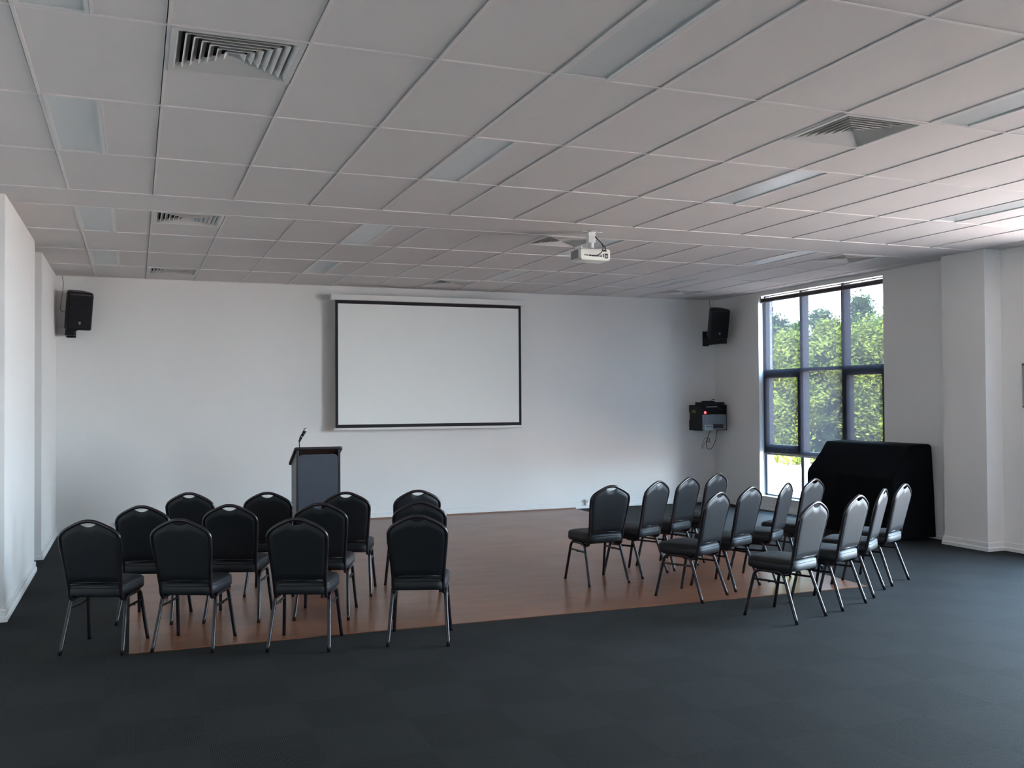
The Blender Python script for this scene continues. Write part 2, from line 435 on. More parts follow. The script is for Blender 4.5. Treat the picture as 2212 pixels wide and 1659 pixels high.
def vent_parts():
    fr = bmesh.new(); a = 0.288; b = 0.262
    for (x0, x1, y0, y1) in ((-a, a, -a, -b), (-a, a, b, a), (-a, -b, -b, b), (b, a, -b, b)):
        bx(fr, x0, x1, y0, y1, -0.003, 0.006)
    blades = []
    for i in range(7):
        s = 0.262 - 0.036 * i; s2 = s - 0.025
        bl = bmesh.new()
        sq = lambda q, z: [(-q, -q, z), (q, -q, z), (q, q, z), (-q, q, z)]
        loft(bl, [sq(s, 0.001), sq(s2, 0.030), sq(s2 + 0.002, 0.030), sq(s + 0.002 if i else s, 0.003), sq(s, 0.001)], False, False)
        bmesh.ops.remove_doubles(bl, verts=bl.verts, dist=1e-6)
        blades.append(bl)
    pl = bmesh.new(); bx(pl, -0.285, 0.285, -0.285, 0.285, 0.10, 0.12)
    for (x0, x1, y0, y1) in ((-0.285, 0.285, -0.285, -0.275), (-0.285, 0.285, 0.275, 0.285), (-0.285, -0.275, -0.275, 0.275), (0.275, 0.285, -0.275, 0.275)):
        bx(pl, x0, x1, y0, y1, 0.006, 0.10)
    return fr, blades, pl
VLAB = {(1, 0): 'large square ceiling air vent nearest the camera, upper left of the photo', (1, 4): 'square ceiling air vent on the left, middle one of its line towards the back wall',
        (1, 7): 'square ceiling air vent on the left, close to the back wall', (7, 0): 'square ceiling air vent upper right, beside the bright recessed light',
        (7, 4): 'square ceiling air vent partly hidden behind the hanging projector', (7, 7): 'square ceiling air vent above the right half of the projection screen',
        (13, 4): 'square ceiling air vent with bright blades above the tall window', (13, 7): 'square ceiling air vent near the right corner speaker'}
vp = None
for (c, r) in VENTS:
    loc = (GX + 0.6 * c + 0.3, gy(r) + 0.3, H)
    if (c, r) not in VLAB: continue
    if vp is None:
        vp = thing('ceiling_vent', VLAB[(c, r)], 'air vent', loc, group='square ceiling vents')
        fr, blades, pl = vent_parts()
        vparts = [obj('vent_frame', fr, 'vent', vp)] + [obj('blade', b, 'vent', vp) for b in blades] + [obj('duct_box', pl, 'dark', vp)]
    else:
        t = vp.copy(); C.objects.link(t); t.location = loc; t['label'] = VLAB[(c, r)]
        for q in vparts:
            k = q.copy(); C.objects.link(k); k.parent = t
bm = bmesh.new(); x = GX + 0.6 * 13; bx(bm, x, x + 0.6, gy(0), gy(0) + 0.6, H + UP, H + UP + 0.015)
obj('ceiling_blank', bm, 'tile', ceil)

# ------------------------------------------------------------------ windows
def window(n, y0, y1, label, casement=True, side=1):
    X0 = XR if side > 0 else -XLL       # the left window is built mirrored
    xf0, xf1 = X0 + 0.10, X0 + 0.17
    w = bpy.data.objects.new('window_%d' % n, None); C.objects.link(w); w['kind'] = 'structure'; w['label'] = label; w['category'] = 'window'
    bm = bmesh.new(); fw = 0.05
    k = (y1 - y0) / 2.61
    ma, mb = y1 - 0.90 * k, y1 - 1.77 * k           # mullion centres, far to near
    zt1, zt2 = 0.875, 2.075
    bx(bm, xf0, xf1, y0, y0 + fw, Z0, Z1); bx(bm, xf0, xf1, y1 - fw, y1, Z0, Z1)
    bx(bm, xf0, xf1, y0, y1, Z0, Z0 + 0.045); bx(bm, xf0, xf1, y0, y1, Z1 - 0.012, Z1)
    for m_ in (ma, mb):
        bx(bm, xf0 - 0.02, xf1 + 0.02, m_ - 0.030, m_ - 0.004, Z0, Z1); bx(bm, xf0 - 0.02, xf1 + 0.02, m_ + 0.004, m_ + 0.030, Z0, Z1)
        bx(bm, xf0, xf1, m_ - 0.004, m_ + 0.004, Z0, Z1)
    for z in (zt1, zt2): bx(bm, xf0 - 0.005, xf1 + 0.005, y0, y1, z - 0.025, z + 0.025)
    obj('window_frame', bm, 'alu', w)
    if casement:
        for (a, b) in ((ma + 0.03, y1 - fw), (y0 + fw, mb - 0.03)):
            s = bmesh.new(); q = 0.08; c0, c1 = zt1 + 0.025, zt2 - 0.025
            bx(s, xf0 - 0.01, xf1 - 0.01, a, a + q, c0, c1); bx(s, xf0 - 0.01, xf1 - 0.01, b - q, b, c0, c1)
            bx(s, xf0 - 0.01, xf1 - 0.01, a, b, c0, c0 + q); bx(s, xf0 - 0.01, xf1 - 0.01, a, b, c1 - q, c1)
            obj('sash', s, 'alu', w)
    xg = (xf0 + xf1) / 2
    for (a, b) in ((y0 + fw, mb - 0.03), (mb + 0.03, ma - 0.03), (ma + 0.03, y1 - fw)):
        for (c0, c1) in ((Z0 + 0.045, zt1 - 0.025), (zt1 + 0.025, zt2 - 0.025), (zt2 + 0.025, Z1 - 0.012)):
            g = bmesh.new(); vs = [g.verts.new(p) for p in ((xg, a, c0), (xg, b, c0), (xg, b, c1), (xg, a, c1))]; g.faces.new(vs)
            obj('pane', g, 'glass', w)
    obj('window_sill', box(X0 - 0.012, xf0 + 0.01, y0 + 0.001, y1 - 0.001, Z0, Z0 + 0.022, bevel=0.004), 'skirt', w)
    # portal guiding the daylight through the opening
    ld = bpy.data.lights.new('portal', 'AREA'); ld.shape = 'RECTANGLE'; ld.size = y1 - y0; ld.size_y = Z1 - Z0
    ld.cycles.is_portal = True
    lo = bpy.data.objects.new('daylight_portal', ld); C.objects.link(lo)
    lo.location = (side * (X0 + T + 0.01), (y0 + y1) / 2, (Z0 + Z1) / 2); lo.rotation_euler = (PI / 2, 0, side * PI / 2)
    if side < 0: w.scale = (-1, 1, 1)
    return w
window(1, *WIN[0], 'tall dark framed window behind the covered piano')
window(2, *WIN[1], 'dark framed window on the right wall outside the picture')
window(3, *WIN[2], 'dark framed window on the right wall beside the camera')

window(4, *WL, 'dark framed window on the left wall behind the camera', side=-1)
# roller blind in the far window
rb = thing('roller_blind', 'grey see-through roller blind pulled down over the tall window', 'blind', (XR + 0.045, 10.865, Z0))
YC = 10.865
bm = bmesh.new(); vs = [bm.verts.new(p) for p in ((0, -1.275, 0.66), (0, 1.255, 0.66), (0, 1.255, 2.94), (0, -1.275, 2.94))]; bm.faces.new(vs)
bmesh.ops.solidify(bm, geom=bm.faces[:], thickness=0.0006)
bm.free(); bm = bmesh.new()
vs = [bm.verts.new(p) for p in ((0, -1.275, 0.66), (0, 1.255, 0.66), (0, 1.255, 2.94), (0, -1.275, 2.94))]; bm.faces.new(vs)
obj('blind_fabric', bm, 'sunscreen', rb)
bm = bmesh.new(); cyl(bm, (0, -1.28, 2.962), (0, 1.26, 2.962), 0.033, 20)
obj('roller_tube', bm, 'roller', rb, smooth=True)
obj('bottom_rail', box(-0.006, 0.006, -1.275, 1.255, 0.640, 0.664, bevel=0.003), 'rail', rb)
bm = bmesh.new()
for y in (-1.292, 1.272): bx(bm, -0.025, 0.025, y - 0.012, y + 0.008, 2.925, 3.028)
obj('bracket', bm, 'rail', rb)

# ------------------------------------------------------------------ chairs
SIL = [(0.0, 0.885), (0.035, 0.882), (0.075, 0.868), (0.115, 0.849), (0.150, 0.829), (0.178, 0.806), (0.193, 0.780), (0.196, 0.752), (0.193, 0.70), (0.186, 0.63), (0.179, 0.56), (0.174, 0.49), (0.170, 0.43), (0.170, 0.385)]
def yback(z): return 0.075 - 0.125 * max(0.0, (z - 0.36) / 0.525) ** 1.08
def zs(x):
    x = abs(x)
    for (a, b) in zip(SIL, SIL[1:]):
        if a[0] <= x <= b[0] and b[0] > a[0]:
            return a[1] + (b[1] - a[1]) * (x - a[0]) / (b[0] - a[0])
    return 0.765
def hw(z):
    z = min(z, 0.765)
    tab = [(0.43, 0.170), (0.49, 0.174), (0.56, 0.179), (0.63, 0.186), (0.70, 0.193), (0.752, 0.196), (0.80, 0.196)]
    for a, b in zip(tab, tab[1:]):
        if a[0] <= z <= b[0]: return a[1] + (b[1] - a[1]) * (z - a[0]) / (b[0] - a[0])
    return 0.17
def pad_bm():
    bm = bmesh.new(); nu, nv = 44, 16; zb = 0.468
    def pt(u, v, side):
        us = math.copysign(abs(u) ** 0.85, u)
        xs = us * 0.186
        zt = zs(xs) - 0.011
        if abs(xs) < 0.050: zt = min(zt, 0.863 - 0.018 * (1 - (xs / 0.050) ** 2))
        zt = min(zt, 0.864)
        z = zb + v * (zt - zb)
        x = us * (hw(z) - 0.010) if z < 0.75 else us * 0.186
        x = us * ((hw(z) - 0.010) * (1 - v) + 0.186 * v)
        e = max(0.0, 1 - abs(u) ** 10) ** 0.5 * max(0.0, 1 - abs(2 * v - 1) ** 14) ** 0.5
        th = 0.004 + 0.016 * e
        return (x, yback(z) + side * th - 0.002, z)
    F = [[bm.verts.new(pt(-1 + 2 * i / nu, j / nv, 1)) for j in range(nv + 1)] for i in range(nu + 1)]
    B = [[bm.verts.new(pt(-1 + 2 * i / nu, j / nv, -0.8)) for j in range(nv + 1)] for i in range(nu + 1)]
    for i in range(nu):
        for j in range(nv):
            bm.faces.new((F[i][j], F[i + 1][j], F[i + 1][j + 1], F[i][j + 1])); bm.faces.new((B[i][j + 1], B[i + 1][j + 1], B[i + 1][j], B[i][j]))
    for i in range(nu):
        bm.faces.new((F[i][0], B[i][0], B[i + 1][0], F[i + 1][0])); bm.faces.new((F[i][nv], F[i + 1][nv], B[i + 1][nv], B[i][nv]))
    for j in range(nv):
        bm.faces.new((F[0][j], F[0][j + 1], B[0][j + 1], B[0][j])); bm.faces.new((F[nu][j], B[nu][j], B[nu][j + 1], F[nu][j + 1]))
    return bm
def seat_bm():
    bm = bmesh.new(); n = 40; rings = []
    for (z, ins) in ((0.372, 0.020), (0.376, 0.006), (0.386, 0.0), (0.425, 0.0), (0.430, 0.003), (0.434, 0.0), (0.444, 0.003), (0.454, 0.014), (0.460, 0.035), (0.464, 0.075), (0.466, 0.13)):
        ring = []
        for k in range(n):
            a = 2 * PI * k / n; e = 0.36
            cx = math.copysign(abs(math.cos(a)) ** e, math.cos(a)); cy = math.copysign(abs(math.sin(a)) ** e, math.sin(a))
            y = 0.245 + cy * (0.210 - ins); wd = 0.190 + 0.018 * (y - 0.035) / 0.42
            ring.append((cx * (wd - ins), y, z + (0.004 * (1 - abs(cx)) if z > 0.44 else 0)))
        rings.append(ring)
    return loft(bm, rings)
def frame_bm():
    bm = bmesh.new()
    right = [(x, yback(z), z) for (x, z) in SIL]
    half = right + [(0.168, 0.085, 0.358), (0.168, 0.115, 0.349), (0.168, 0.20, 0.350)]
    left = [(-x, y, z) for (x, y, z) in half[1:]][::-1]
    path = smooth_path(left + half, 3)
    tube(bm, path, 0.0125, 10)
    # cross rail carrying the pad, and the pan under the seat
    tube(bm, [(-0.171, yback(0.468), 0.468), (0.171, yback(0.468), 0.468)], 0.008, 8)
    bx(bm, -0.165, 0.165, 0.10, 0.40, 0.362, 0.373)
    return bm
LEGR = 0.0125
def leg_bm(sx, front):
    x0, x1 = 0.205, 0.183
    if front: pts = [(x0, 0.452, 0), (x1 + 0.008, 0.408, 0.20), (x1 + 0.002, 0.385, 0.300), (x1, 0.368, 0.340), (x1, 0.335, 0.360), (x1, 0.29, 0.362), (x1, 0.24, 0.362)]
    else: pts = [(x0, 0.0, 0), (x1 + 0.008, 0.072, 0.20), (x1 + 0.002, 0.108, 0.300), (x1, 0.126, 0.340), (x1, 0.155, 0.360), (x1, 0.20, 0.362), (x1, 0.24, 0.362)]
    bm = bmesh.new(); tube(bm, smooth_path([(sx * a, b, c) for a, b, c in pts], 4), LEGR, 10); return bm
def stretcher_bm(sx):
    bm = bmesh.new(); x = 0.1855 * sx
    tube(bm, [(x, 0.104, 0.288), (x, 0.388, 0.288)], 0.0085, 8)
    bx(bm, x - 0.010, x + 0.010, 0.240, 0.252, 0.277, 0.292); return bm
CG = 'black banquet chairs'
ch = thing('banquet_chair', 'x', 'chair', group=CG)
cparts = [obj('seat', seat_bm(), 'vinyl', ch, smooth=True), obj('backrest', pad_bm(), 'vinyl', ch, smooth=True), obj('back_frame', frame_bm(), 'tube', ch, smooth='all')]
for sx in (-1, 1):
    for fr in (True, False): cparts.append(obj('leg', leg_bm(sx, fr), 'tube', ch, smooth='all'))
    cparts.append(obj('stretcher', stretcher_bm(sx), 'tube', ch, smooth=True))
A_ = 'black banquet chair, '
CH = [
 # rear feet midpoint x, y, turn in degrees, label
 (-0.27, 6.90, -21, A_ + 'leftmost of the nearest row in the left block, on carpet'),
 (0.29, 6.75, -24, A_ + 'second from left in the nearest row of the left block'),
 (1.005, 6.465, -22, A_ + 'third from left in the nearest row of the left block'),
 (1.78, 6.30, -20, A_ + 'aisle end of the nearest row in the left block'),
 (0.06, 7.685, -21, A_ + 'leftmost of the middle row in the left block'),
 (0.67, 7.495, -20, A_ + 'second from left in the middle row of the left block'),
 (1.31, 7.315, -20, A_ + 'in front of the lectern, middle row of the left block'),
 (2.02, 7.09, -17, A_ + 'half hidden at the aisle end of the left middle row'),
 (0.44, 8.62, -20, A_ + 'leftmost of the farthest row in the left block'),
 (1.055, 8.37, -19, A_ + 'just left of the lectern in the farthest row of the left block'),
 (1.665, 8.10, -18, A_ + 'just right of the lectern in the farthest row of the left block'),
 (2.26, 8.02, -5, A_ + 'aisle end of the farthest row in the left block'),
 (3.95, 7.70, 4, A_ + 'aisle end of the farthest row in the right block'),
 (4.545, 7.92, 26, A_ + 'second from the aisle in the farthest row of the right block'),
 (5.03, 8.16, 25, A_ + 'third from the aisle in the farthest row of the right block'),
 (5.55, 8.45, 25, A_ + 'rightmost of the farthest right block row, before the wall corner'),
 (4.475, 6.815, 27, A_ + 'aisle end of the middle row in the right block'),
 (4.985, 7.08, 25, A_ + 'second from the aisle in the middle row of the right block'),
 (5.49, 7.25, 36, A_ + 'seen nearly edge-on in front of the bright window pane'),
 (6.04, 7.55, 22, A_ + 'rightmost of the right middle row, left of the covered piano'),
 (4.715, 5.895, 21, A_ + 'aisle end of the nearest row in the right block'),
 (5.325, 6.135, 24, A_ + 'second from the aisle in the nearest right block row'),
 (5.88, 6.47, 36, A_ + 'third from the aisle in the nearest right block row'),
 (6.39, 6.765, 27, A_ + 'rightmost of all, in front of the covered piano'),
]
def on_parquet(x, y): return 6.87 < y and x < 5.9
for i, (x, y, a, lab) in enumerate(CH):
    if i == 0: t = ch
    else:
        t = ch.copy(); C.objects.link(t)
        for q in cparts:
            k = q.copy(); C.objects.link(k); k.parent = t
    t.location = (x, y, 0.005 if on_parquet(x, y) else 0.001); t.rotation_euler = (0, 0, math.radians(a)); t['label'] = lab

# ------------------------------------------------------------------ projection screen
YS = 13.17
ps = thing('projection_screen', 'wide white pull-down projection screen with black border on the back wall', 'projection screen', (3.94, YS, 1.25))
bm = bmesh.new(); bx(bm, -1.425, 1.425, -0.035, 0.06, 1.812, 1.892, bevel=0.008)
obj('screen_case', bm, 'white_metal', ps)
bm = bmesh.new()
for sx in (-1, 1): bx(bm, sx * 1.425 - 0.012, sx * 1.425 + 0.012, -0.037, 0.062, 1.808, 1.896, bevel=0.004)
obj('end_cap', bm, 'white_metal', ps)
W1, W2 = 1.378, 1.340
bm = bmesh.new()
zb0, zb1, zt0, zt1 = 0.045, 0.090, 1.765, 1.815
bx(bm, -W1, -W2, -0.0015, 0.0015, zb0, zt1); bx(bm, W2, W1, -0.0015, 0.0015, zb0, zt1)
bx(bm, -W2, W2, -0.0015, 0.0015, zb0, zb1); bx(bm, -W2, W2, -0.0015, 0.0015, zt0, zt1)
obj('screen_border', bm, 'border', ps)
obj('screen_fabric', box(-W2, W2, -0.0012, 0.0012, zb1, zt0), 'screen', ps)
obj('bottom_bar', box(-1.40, 1.40, -0.010, 0.010, 0.012, 0.045, bevel=0.006), 'white_metal', ps)
bm = bmesh.new()
for x in (-1.2, 1.2): bx(bm, x - 0.03, x + 0.03, 0.055, YB - YS - 0.002, 1.82, 1.885)
obj('wall_bracket', bm, 'white_metal', ps)

# ------------------------------------------------------------------ lectern with microphone
lx, ly = 1.945, 11.0
lec = thing('lectern', 'dark blue-grey lectern with sloping top standing before the back wall', 'lectern', (lx, ly, 0.005))
obj('base', box(-0.30, 0.30, -0.06, 0.46, 0, 0.035, bevel=0.008), 'lecterntop', lec)
for sx in (-1, 1):
    bm = bmesh.new(); prism(bm, [(0.0, 0.03), (0.36, 0.03), (0.36, 0.95), (0.0, 1.105)], 'x', sx * 0.237 - 0.014, sx * 0.237 + 0.014)
    obj('side_panel', bm, 'lecternpost', lec, bevel=0.003)
bm = bmesh.new(); n = 6; pts = [(-0.222, 0.05), (0.222, 0.05)]
for k in range(n + 1):
    a = PI / 2 * k / n; pts.append((0.222 - 0.05 + 0.05 * math.cos(a), 1.055 - 0.05 + 0.05 * math.sin(a)))
for k in range(n + 1):
    a = PI / 2 + PI / 2 * k / n; pts.append((-0.222 + 0.05 + 0.05 * math.cos(a), 1.055 - 0.05 + 0.05 * math.sin(a)))
prism(bm, pts, 'y', 0.004, 0.022); obj('front_panel', bm, 'lectern', lec)
bm = bmesh.new()
# sloping board with rounded corners
n = 5; pl = []
for (cx, cy, a0) in ((0.245, 0.42, 0), (-0.245, 0.42, 90), (-0.245, 0.0, 180), (0.245, 0.0, 270)):
    for k in range(n + 1):
        a = math.radians(a0 + 90 * k / n); pl.append((cx + 0.028 * math.cos(a), cy + 0.028 * math.sin(a)))
slope = lambda y: 1.132 - 0.43 * y
loft(bm, [[(x, y, slope(y) - 0.028) for x, y in pl], [(x, y, slope(y)) for x, y in pl]])
obj('reading_board', bm, 'lecterntop', lec, bevel=0.004)
bm = bmesh.new(); tube(bm, smooth_path([(-0.208, 0.03, slope(0.03) - 0.004), (-0.211, 0.03, 1.18), (-0.208, 0.03, 1.23), (-0.197, 0.028, 1.268), (-0.172, 0.025, 1.300)], 5), 0.0055, 10)
tube(bm, [(-0.208, 0.03, slope(0.03) - 0.002), (-0.208, 0.03, slope(0.03) + 0.012)], 0.018, 14)
obj('gooseneck', bm, 'blackplastic', lec, smooth=True)
m_ = thing('microphone', 'small black handheld microphone with silver head clipped above the lectern', 'microphone', (lx - 0.168, ly + 0.012, 1.300), (0, math.radians(28), 0))
bm = bmesh.new(); cyl(bm, (0, 0, -0.105), (0, 0, -0.045), 0.011, 16, 0.014); obj('handle', bm, 'blackplastic', m_, smooth=True)
bm = bmesh.new(); cyl(bm, (0, 0, -0.045), (0, 0, -0.037), 0.0155, 16); obj('ring', bm, 'steel', m_, smooth=True)
bm = bmesh.new(); cyl(bm, (0, 0, -0.037), (0, 0, 0.030), 0.0145, 16, 0.019); obj('barrel', bm, 'blackplastic', m_, smooth=True)
bm = bmesh.new(); bmesh.ops.create_uvsphere(bm, u_segments=16, v_segments=12, radius=0.025); bmesh.ops.translate(bm, verts=bm.verts, vec=(0, 0, 0.045)); obj('grille', bm, 'steel', m_, smooth='all')

# ------------------------------------------------------------------ covered piano
pn = thing('upright_piano', 'upright piano under a black fitted cover, standing against the window wall', 'piano', (8.45, 9.5, 0))
def cover_profile(y, k):
    # x,z outline of the cloth at one station along the piano
    f = 0.016 * math.sin(y * 9 + 1) * k; g = 0.010 * math.sin(y * 17 + 2) * k
    return [(0.30, 0.03), (-0.30 + f, 0.03), (-0.315 + g, 0.38), (-0.325, 0.70), (-0.305, 0.752), (-0.12, 0.97), (-0.045, 1.085), (-0.02, 1.105), (0.27, 1.115), (0.295, 1.10), (0.30, 0.6)]
bm = bmesh.new(); rings = []
ys_ = [-0.765, -0.755, -0.74] + [-0.74 + 1.44 * i / 26 for i in range(1, 27)] + [0.715, 0.725]
for i, y in enumerate(ys_):
    edge = min(i, len(ys_) - 1 - i)
    sh = {0: 0.03, 1: 0.010}.get(edge, 0.0)
    ring = []
    for (x, z) in cover_profile(y, 1.0):
        xx = x + (sh if x < 0.0 else 0) - (sh * 0.2 if x > 0.25 else 0); zz = z - (sh * 0.8 if z > 0.9 else 0)
        flare = 0.045 * (1.1 - z) / 1.1
        yy = y + (-flare if y < -0.73 else (flare if y > 0.7 else 0)) + 0.006 * math.sin(z * 11 + x * 9)
        ring.append((xx, yy, zz))
    rings.append(ring)
loft(bm, rings); obj('cover', bm, 'cover', pn, smooth=True)
bm = bmesh.new()
for (x, y) in ((-0.25, -0.68), (-0.25, 0.66), (0.22, -0.68), (0.22, 0.66)): cyl(bm, (x, y, 0.0), (x, y, 0.06), 0.028, 12)
obj('castors', bm, 'blackplastic', pn, smooth=True)

# ------------------------------------------------------------------ projector
pj = thing('projector', 'white projector hanging upside down from the ceiling on a short mount', 'projector', (4.055, 8.24, 2.985))
bm = bmesh.new()
pts = [(-0.165, -0.075), (-0.15, -0.095), (0.15, -0.095), (0.165, -0.075), (0.165, 0.11), (0.15, 0.125), (-0.15, 0.125), (-0.165, 0.11)]
rr = []
for (z, s, bul) in ((0.0, 0.90, 0.0), (0.010, 0.97, 0.0), (0.022, 1.0, 0.0), (0.095, 1.0, 0.0), (0.104, 0.97, 0), (0.108, 0.93, 0)):
    rr.append([(x * s, y * s, z - (0.010 if (z < 0.005 and abs(x) < 0.12) else 0)) for x, y in pts])
loft(bm, rr); obj('body', bm, 'projector', pj, smooth=True)
bm = bmesh.new(); bx(bm, -0.1665, -0.1645, -0.065, 0.10, 0.016, 0.098)
for k in range(14): bx(bm, -0.1685, -0.1660, -0.060 + k * 0.0115, -0.055 + k * 0.0115, 0.022, 0.092)
obj('side_vent', bm, 'projvent', pj)
bm = bmesh.new()
for (x, w, z, h) in ((-0.115, 0.010, 0.040, 0.012), (-0.098, 0.007, 0.036, 0.016), (-0.086, 0.007, 0.036, 0.016), (-0.070, 0.022, 0.036, 0.014), (-0.040, 0.030, 0.034, 0.012), (0.0, 0.022, 0.034, 0.012), (0.030, 0.012, 0.034, 0.014), (0.048, 0.020, 0.034, 0.010), (0.048, 0.020, 0.048, 0.006), (0.080, 0.010, 0.028, 0.034)):
    bx(bm, x, x + w, -0.0968, -0.0945, z, z + h)
obj('connector', bm, 'port', pj)
bm = bmesh.new()
bx(bm, 0.098, 0.132, -0.0968, -0.0945, 0.022, 0.066)
obj('power_socket', bm, 'port', pj)
bm = bmesh.new(); bx(bm, 0.105, 0.126, -0.098, -0.0965, 0.030, 0.050); obj('socket_insert', bm, 'projvent', pj)
bm = bmesh.new(); cyl(bm, (0.06, 0.122, 0.055), (0.06, 0.150, 0.055), 0.036, 24, 0.032); obj('lens', bm, 'blackplastic', pj, smooth=True)
bm = bmesh.new()
zc = H - 2.985
bx(bm, -0.11, 0.11, -0.025, 0.025, zc - 0.006, zc); bx(bm, -0.025, 0.025, -0.09, 0.09, zc - 0.006, zc)
bx(bm, -0.038, 0.036, -0.032, 0.032, 0.175, zc - 0.004, bevel=0.004)
cyl(bm, (0, 0, 0.125), (0, 0, 0.178), 0.028, 20); cyl(bm, (0, 0, 0.106), (0, 0, 0.128), 0.036, 20, 0.028)
for (x, y) in ((-0.135, -0.07), (0.115, -0.07), (-0.135, 0.09), (0.115, 0.09)):
    tube(bm, [(0, 0, 0.116), (x, y, 0.116)], 0.006, 6); cyl(bm, (x, y, 0.104), (x, y, 0.135), 0.006, 8)
obj('ceiling_mount', bm, 'white_metal', pj)
bm = bmesh.new()
tube(bm, smooth_path([(0.030, -0.034, 0.235), (0.045, -0.065, 0.20), (0.062, -0.105, 0.155), (0.066, -0.125, 0.115), (0.045, -0.130, 0.070), (0.010, -0.118, 0.045), (-0.02, -0.100, 0.040)], 6), 0.0045, 8)
tube(bm, smooth_path([(0.030, -0.034, 0.228), (0.055, -0.075, 0.185), (0.072, -0.11, 0.145), (0.095, -0.118, 0.118), (0.098, -0.104, 0.092)], 6), 0.0045, 8)
bx(bm, 0.078, 0.112, -0.112, -0.090, 0.084, 0.098, bevel=0.003); bx(bm, -0.045, 0.0, -0.108, -0.094, 0.034, 0.046, bevel=0.003)
obj('lead', bm, 'cable', pj, smooth=True)

# ------------------------------------------------------------------ wall speakers
def speaker(loc, yaw, tilt, label, bside):
    s = thing('wall_speaker', label, 'speaker', loc, group='black wall speakers')
    piv = bpy.data.objects
    Rm = Matrix.Rotation(math.radians(yaw), 4, 'Z') @ Matrix.Rotation(math.radians(tilt), 4, 'X')
    # local: front is -y; plan is a trapezoid
    w, hh, dp = 0.150, 0.235, 0.27
    plan = [(-w, -0.02), (-w + 0.012, -0.032), (w - 0.012, -0.032), (w, -0.02), (w, 0.05), (w * 0.62, dp - 0.05), (w * 0.35, dp - 0.035), (-w * 0.35, dp - 0.035), (-w * 0.62, dp - 0.05), (-w, 0.05)]
    bm = bmesh.new(); loft(bm, [[(x * k, y * k + (1 - k) * 0.1, z) for x, y in plan] for (z, k) in ((-hh, 0.93), (-hh + 0.014, 1.0), (hh - 0.03, 1.0), (hh - 0.008, 0.95), (hh, 0.88))])
    bm.transform(Rm); obj('cabinet', bm, 'blackplastic', s, smooth=True)
    bm = bmesh.new(); bx(bm, -w + 0.014, w - 0.014, -0.040, -0.031, -hh + 0.02, hh - 0.035, bevel=0.004)
    bm.transform(Rm); obj('grille', bm, 'grille', s)
    bm = bmesh.new()
    prism(bm, [(-0.016, -0.130), (0.016, -0.130), (0.010, -0.138), (0.005, -0.138), (0.012, -0.158), (-0.008, -0.158), (-0.006, -0.152), (0.002, -0.152), (-0.004, -0.138), (-0.014, -0.138)], 'y', -0.0425, -0.0395)
    bm.transform(Rm); obj('badge', bm, 'steel', s)
    bm = bmesh.new()
    py = YB - loc[1] - 0.006
    bx(bm, bside - 0.055, bside + 0.055, py - 0.004, py + 0.006, -0.31, -0.07)
    bx(bm, bside - 0.05, bside - 0.04, 0.12, py, -0.29, -0.19); bx(bm, bside + 0.04, bside + 0.05, 0.12, py, -0.29, -0.19)
    bx(bm, bside - 0.055, bside + 0.055, 0.06, 0.15, -0.295, -0.225, bevel=0.004)
    tube(bm, [(bside, 0.11, -0.26), (0.0, 0.06, -0.20)], 0.018, 10)
    cyl(bm, (bside - 0.062, 0.11, -0.275), (bside + 0.062, 0.11, -0.275), 0.008, 8)
    obj('bracket', bm, 'blackplastic', s)
    return s
speaker((-0.645, 13.02, 2.80), 20, 13, 'black box speaker on the left end of the back wall', -0.11)
speaker((8.50, 12.76, 2.83), -9, 14, 'black box speaker high in the right corner above the equipment rack', 0.12)
def wire(name, pts, r, m, label, n=6):
    bm = bmesh.new(); tube(bm, smooth_path(pts, n), r, 6); o = obj(name, bm, m, None, smooth='all'); return tag(o, label, 'cable')
wire('speaker_cable', [(-0.86, YB - 0.006, H), (-0.845, YB - 0.008, 3.16), (-0.86, YB - 0.02, 3.02), (-0.875, YB - 0.03, 2.90), (-0.87, YB - 0.05, 2.83), (-0.80, YB - 0.10, 2.80), (-0.72, 13.16, 2.79)], 0.004, 'cablegrey', 'thin grey cable looping from the ceiling to the left speaker')
wire('speaker_cable', [(8.70, YB - 0.006, H), (8.705, YB - 0.02, 3.17), (8.66, YB - 0.18, 3.08), (8.56, 12.90, 3.00)], 0.004, 'cable', 'short dark cable from the ceiling to the right corner speaker')

# ------------------------------------------------------------------ equipment rack in the corner
RX0, RX1, RY0 = 8.300, 8.765, 12.98
rk = thing('equipment_rack', 'open black wall rack holding audio equipment in the right corner', 'equipment rack', (8.53, 13.16, 1.165))
bm = bmesh.new(); w0, w1 = RX0 - 8.53, RX1 - 8.53; d0, d1 = RY0 - 13.16 + 0.0, YB - 13.16
t_ = 0.012
prism(bm, [(d1, 0.0), (d1, 0.405), (d0, 0.405), (d0, 0.0)], 'x', w0, w0 + t_); bx(bm, w1 - t_, w1, d0, d1, 0, 0.405)
bx(bm, w0, w1, d0, d1, 0, t_); bx(bm, w0, w1, d0, d1, 0.393, 0.405); bx(bm, w0, w1, d1 - 0.01, d1, 0, 0.405)
obj('case', bm, 'blackplastic', rk)
obj('sticker', box(w0 - 0.002, w0, -0.01, 0.10, 0.275, 0.325), 'sticker', rk)
bm = bmesh.new(); cyl(bm, (w0 - 0.004, 0.165, 0.165), (w0 - 0.004, 0.165, 0.29), 0.010, 10); obj('handle', bm, 'avlight', rk, smooth=True)
am = thing('amplifier', 'black amplifier with a glowing red light in the upper half of the rack', 'amplifier', (8.53, 12.985, 1.165))
obj('body', box(w0 + t_ + 0.002, w1 - t_ - 0.002, 0.0, 0.30, 0.255, 0.390), 'blackplastic', am)
obj('front_panel', box(w0 + t_ + 0.002, w1 - t_ - 0.002, -0.006, 0.0, 0.255, 0.390, bevel=0.001), 'grille', am)
